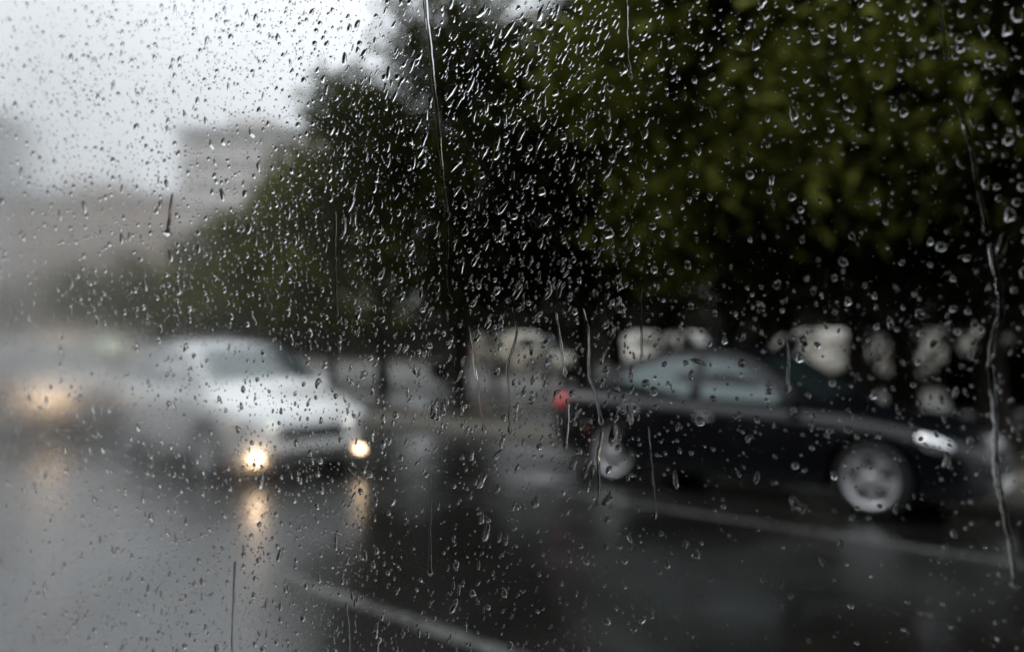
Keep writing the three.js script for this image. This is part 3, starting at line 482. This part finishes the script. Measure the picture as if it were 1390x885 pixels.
// no drop overlaps a larger one
spots.sort((x, y) => y.area - x.area);
const cells = new Map(), kept = [];
for (const s of spots) {
  const ci = Math.floor(s.a / 0.006), cj = Math.floor(s.b / 0.006); let free = true;
  for (let i = -1; i <= 1 && free; i++) for (let j = -1; j <= 1 && free; j++) for (const t of cells.get(`${ci + i},${cj + j}`) ?? []) if (Math.hypot(t.a - s.a, t.b - s.b) < 0.55 * (t.size + s.size)) { free = false; break; }
  if (!free) continue;
  const k = `${ci},${cj}`; cells.has(k) ? cells.get(k).push(s) : cells.set(k, [s]); kept.push(s);
}
const RUNS = [
  [[[578, -20], [579, 10], [583, 50], [591, 115], [597, 185], [603, 250], [608, 300]], 2.0, 1.3, 'long bright water trickle running from the top edge, left of centre', null, 0.15],
  [[[608, 304], [609, 340], [607, 380], [615, 412]], 1.1, 0.8, 'faint lower end of the long bright trickle in front of dark leaves'],
  [[[850, -10], [852, 50], [858, 110]], 0.9, 0.8, 'thin trickle at the top beside a pale gap in the leaves'],
  [[[637, 440], [644, 483], [651, 524], [659, 590]], 1.0, 1.0, 'thin trickle left of the beige van, running down over the pavement'],
  [[[755, 424], [761, 452], [767, 490], [768, 512]], 1.0, 0.8, 'thin trickle at the right end of the beige van'],
  [[[791, 418], [800, 452], [801, 506], [812, 541], [818, 578]], 1.1, 1.1, 'winding trickle in front of the boot of the black sedan'],
  [[[818, 580], [813, 619], [815, 650], [814, 690]], 1.1, 0.9, 'bright trickle just left of the rear wheel of the black sedan'],
  [[[696, 417], [702, 455], [690, 498], [692, 540], [693, 590]], 1.0, 0.9, 'crooked trickle across the middle of the beige van'],
  [[[871, 388], [870, 430], [872, 460], [872, 492]], 1.0, 0.8, 'straight trickle above the rear side window of the black sedan'],
  [[[881, 578], [884, 616], [887, 654], [890, 705]], 0.9, 0.8, 'trickle just right of the rear wheel of the black sedan'],
  [[[771, 540], [771, 580], [769, 612]], 1.1, 0.8, 'short trickle below the red tail lamp of the black sedan'],
  [[[1346, 330], [1357, 400], [1358, 425], [1350, 455], [1346, 500], [1350, 570], [1352, 630], [1362, 690], [1372, 745], [1380, 800]], 2.0, 1.5, 'broad soft trickle down the right edge past the nose of the black sedan', null, 0.4],
  [[[1270, -10], [1280, 40], [1287, 85]], 1.3, 1.0, 'faint trickle at the top right corner'],
  [[[1300, 140], [1318, 200], [1330, 260], [1342, 320]], 1.6, 1.3, 'very faint trickle against dark leaves at the right'],
  [[[456, 280], [457, 350], [459, 430]], 0.8, 1.2, 'straight trickle ending in a bead above the bonnet of the white car'],
  [[[237, 262], [232, 295], [229, 322]], 1.2, 2.6, 'short dark trickle ending in a bead over the hazy trees on the left'],
  [[[322, 760], [319, 830], [317, 900]], 1.3, 1.3, 'dark trickle on the bright wet road, lower left'],
  [[[588, 640], [586, 710], [585, 782]], 0.7, 1.3, 'thin trickle ending in a bead over the empty road, bottom middle'],
  [[[472, 815], [475, 860], [477, 900]], 0.9, 0.9, 'short bright trickle at the bottom edge, left of centre'],
  [[[1068, 462], [1071, 490], [1070, 535]], 0.9, 1.0, 'trickle in front of the windscreen pillar of the black sedan'],
];
const wiped = []; // along each run the water swept the small drops away
for (const [pts] of RUNS) { const c = new THREE.CatmullRomCurve3(pts.map(([x, y]) => new THREE.Vector3(x, y, 0))); for (const q of c.getSpacedPoints(Math.ceil(c.getLength() / 4))) wiped.push(q); }
const swept = (s) => wiped.some((q) => Math.abs(q.x - s.px) < 7 && Math.abs(q.y - s.py) < 5);
const GAP = WET - 0.0002;
function dropAt(geo, px, py, size, turn, label, group, sx = 1, sy = 1) {
  const q = paneSpot(px, py), m = part('raindrop', geo, water, scene); tag(m, label, 'raindrop', group);
  m.position.set(PN.x * (PD - GAP) + PT.x * q.a, EYE + q.b, PN.z * (PD - GAP) + PT.z * q.a); m.rotation.set(0, -YAW, 0); m.rotateZ(turn); m.scale.set(size * sx, size * sy, size * Math.min(1, Math.sqrt(sx * sy))); return m;
}
// drops that stand out in the photograph: [x, y, millimetres, variant, turn, stretch across, stretch up, label]
const named = [
  [700, 60, 5.2, 0, 0.3, 1, 0.9, 'largest round raindrop near the top, just right of the long bright trickle'],
  [270, 138, 3.4, 7, 0, 0.9, 1.1, 'dark oval raindrop alone against the pale sky at upper left'],
  [334, 263, 3.8, 1, -0.3, 1, 0.9, 'dark round raindrop where pale sky meets the hazy block, upper left'],
  [838, 527, 3.6, 6, 0.2, 0.9, 1, 'dark rounded raindrop in front of the boot of the black sedan'],
  [948, 491, 3.8, 2, 1.2, 0.6, 1.2, 'curled raindrop in front of the rear side window of the black sedan'],
  [918, 650, 3.0, 3, 0.15, 0.8, 1.1, 'hanging raindrop low in front of the black sedan door with a pale tail above'],
  [1304, 66, 3.3, 12, 0, 1.1, 1.2, 'bright-rimmed raindrop near the top right corner'],
  [1305, 20, 2.8, 18, 0, 1, 1, 'wide raindrop touching the top edge at the right'],
  [1268, 466, 3.2, 13, -0.6, 0.9, 1, 'dark leaning raindrop in front of the cream van on the right'],
  [898, 92, 3.2, 19, 0, 1, 1.1, 'dark raindrop with a bright curved rim below a pale gap in the leaves'],
  [744, 462, 2.8, 5, -0.9, 0.8, 1.2, 'slanted dark raindrop in front of the right half of the beige van'],
  [722, 474, 2.6, 11, 0, 0.9, 1.1, 'dark raindrop in front of the middle of the beige van'],
  [1132, 150, 2.6, 9, 1.3, 0.6, 0.8, 'flat bright raindrop alone on the dark leaves, upper right'],
];
for (const [px, py, mm, v, turn, sx, sy, label] of named) dropAt(bigDrops[v], px, py, mm / 1000, turn, label, undefined, sx, sy);
const zone = ({ px, py }) => px < 400 && py < 270 ? ['clear raindrop against the pale sky, upper left of the window', 'raindrops against the pale sky']
  : px < 520 && py < 450 ? ['clear raindrop against the hazy trees at the left of the window', 'raindrops against the hazy trees']
  : px < 530 && py < 640 ? ['clear raindrop in front of the white car', 'raindrops in front of the white car']
  : px < 480 ? ['dark raindrop against the bright wet road, lower left of the window', 'raindrops against the bright wet road']
  : py < 400 && px < 900 ? (px < 610 ? ['bright raindrop against dark leaves just left of the long bright trickle', 'raindrops left of the long trickle'] : py < 150 ? ['bright-rimmed raindrop near the top, right of the long bright trickle', 'raindrops near the top right of the long trickle'] : ['bright-rimmed raindrop against dark leaves above the beige van and the sedan tail', 'raindrops above the beige van'])
  : py < 400 ? (px < 1110 ? (py < 130 ? ['bright-rimmed raindrop in the wet band along the top, right of the middle', 'raindrops along the top right of the middle'] : ['faint raindrop against dark leaves above the roof of the black sedan', 'raindrops against leaves above the sedan roof']) : py < 200 ? ['faint raindrop against dark leaves in the top right corner', 'raindrops in the top right corner'] : ['faint raindrop against dark leaves above the bonnet of the black sedan', 'raindrops against leaves above the sedan bonnet'])
  : px < 770 && py < 640 ? ['clear raindrop in front of the trunks and pavement left of the black sedan', 'raindrops left of the black sedan']
  : py < 470 ? ['clear raindrop in front of the parked vans beyond the black sedan', 'raindrops in front of the parked vans']
  : py < 690 ? (py < 545 && px < 1110 ? ['clear raindrop in front of the side windows of the black sedan', 'raindrops over the sedan side windows'] : px < 900 ? ['clear raindrop around the rear wheel of the black sedan', 'raindrops around the sedan rear wheel'] : px < 1110 ? ['clear raindrop in front of the doors of the black sedan', 'raindrops over the sedan doors'] : px < 1235 ? ['clear raindrop around the front wheel and wing of the black sedan', 'raindrops around the sedan front wheel'] : ['clear raindrop around the headlamp and nose of the black sedan', 'raindrops around the sedan nose'])
  : ['faint raindrop against the dark wet road along the bottom of the window', 'raindrops against the dark road'];
const away = kept.filter((s) => !swept(s) && !named.some(([x, y, mm]) => Math.hypot(s.px - x, s.py - y) < mm * 1.4 + 5));
const inView = (s) => s.px > 4 && s.px < PW - 4 && s.py > 4 && s.py < PH - 4;
const large = away.filter(inView).slice(0, 285), largeSet = new Set(large), protos = new Map();
for (const s of large) { const v = s.v % bigDrops.length, [label, group] = zone(s); dropAt(bigDrops[v], s.px, s.py, s.size, s.turn, label, group); }
{
  const rest = away.filter((s) => !largeSet.has(s)), list = [], m = new THREE.Matrix4(), q = new THREE.Quaternion(), Z = new THREE.Vector3(0, 0, 1), sc = new THREE.Vector3(), pp = new THREE.Vector3();
  for (const s of rest) { const g = s.area > 40 ? midDrops : smallDrops; const c = g[s.v % g.length].clone(); m.compose(pp.set(s.a, s.b, GAP), q.setFromAxisAngle(Z, s.turn), sc.setScalar(s.size)); c.applyMatrix4(m); list.push(c); }
  const r = rng(31); // the finest spray
  for (let i = 0; i < 5200; i++) { const px = r() * PW, py = r() * PH, k = paneSpot(px, py), sz = 0.00022 + 0.0004 * r() * r(); const c = tinyDrops[Math.floor(r() * tinyDrops.length)].clone(); m.compose(pp.set(k.a, k.b, GAP), q.setFromAxisAngle(Z, r() * 6.28), sc.setScalar(sz)); c.applyMatrix4(m); list.push(c); }
  const o = onPane(part('small_raindrops', mergeGeometries(list), water, scene)); tag(o, 'fine spray of small raindrops scattered over the whole window', 'raindrops', null, 'stuff');
  console.log('drops', kept.length, 'rest', rest.length, 'tris', o.geometry.index.count / 3);
}
// trickles: water that ran down the pane, thicker at the lower end
function trickle(pts, w0, w1, label, group, beaded = 0.25) {
  const r = rng(Math.round(pts[0][0] * 7 + pts[0][1])), c = new THREE.CatmullRomCurve3(pts.map(([x, y]) => { const q = paneSpot(x, y); return new THREE.Vector3(q.a, q.b, 0); })), len = c.getLength(), n = Math.max(16, Math.round(len / 0.0011)), m = 7, pos = [], ix = [], sd = r() * 50;
  for (let i = 0; i <= n; i++) {
    const t = i / n, p = c.getPointAt(t), d = c.getTangentAt(t), nx = -d.y, ny = d.x, end = Math.min(1, Math.sqrt(Math.min(t, 1 - t) * len / 0.0016) + 0.03);
    const w = lerp(w0, w1, t) / 1400 * (1 + 1.1 * Math.exp(-Math.pow(((1 - t) * len - 0.0022) / 0.0014, 2))) * (1 + beaded * 1.6 * noise.noise(t * len * 260, sd, 0)) * end, wob = 0.0004 * noise.noise(t * len * 150, sd, 9) + 0.0007 * noise.noise(t * len * 45, sd, 19);
    for (let j = 0; j <= m; j++) { const k = j / m * 2 - 1; pos.push(p.x + nx * (w * k + wob), p.y + ny * (w * k + wob), -Math.pow(1 - k * k, 0.75) * w * 0.62); }
    pos.push(p.x, p.y, 0);
  }
  const row = m + 2;
  for (let i = 0; i < n; i++) for (let j = 0; j < row; j++) { const a = i * row + j, b = i * row + (j + 1) % row; ix.push(a, b, a + row, b, b + row, a + row); }
  const g = new THREE.BufferGeometry(); g.setAttribute('position', new THREE.Float32BufferAttribute(pos, 3)); g.setIndex(ix);
  const o = onPane(part('water_trickle', toCreasedNormals(g, 0.9), water, scene)); o.position.addScaledVector(PN, -GAP); return tag(o, label, 'water trickle', group);
}

for (const run of RUNS) trickle(...run);

renderer.render(scene, camera);
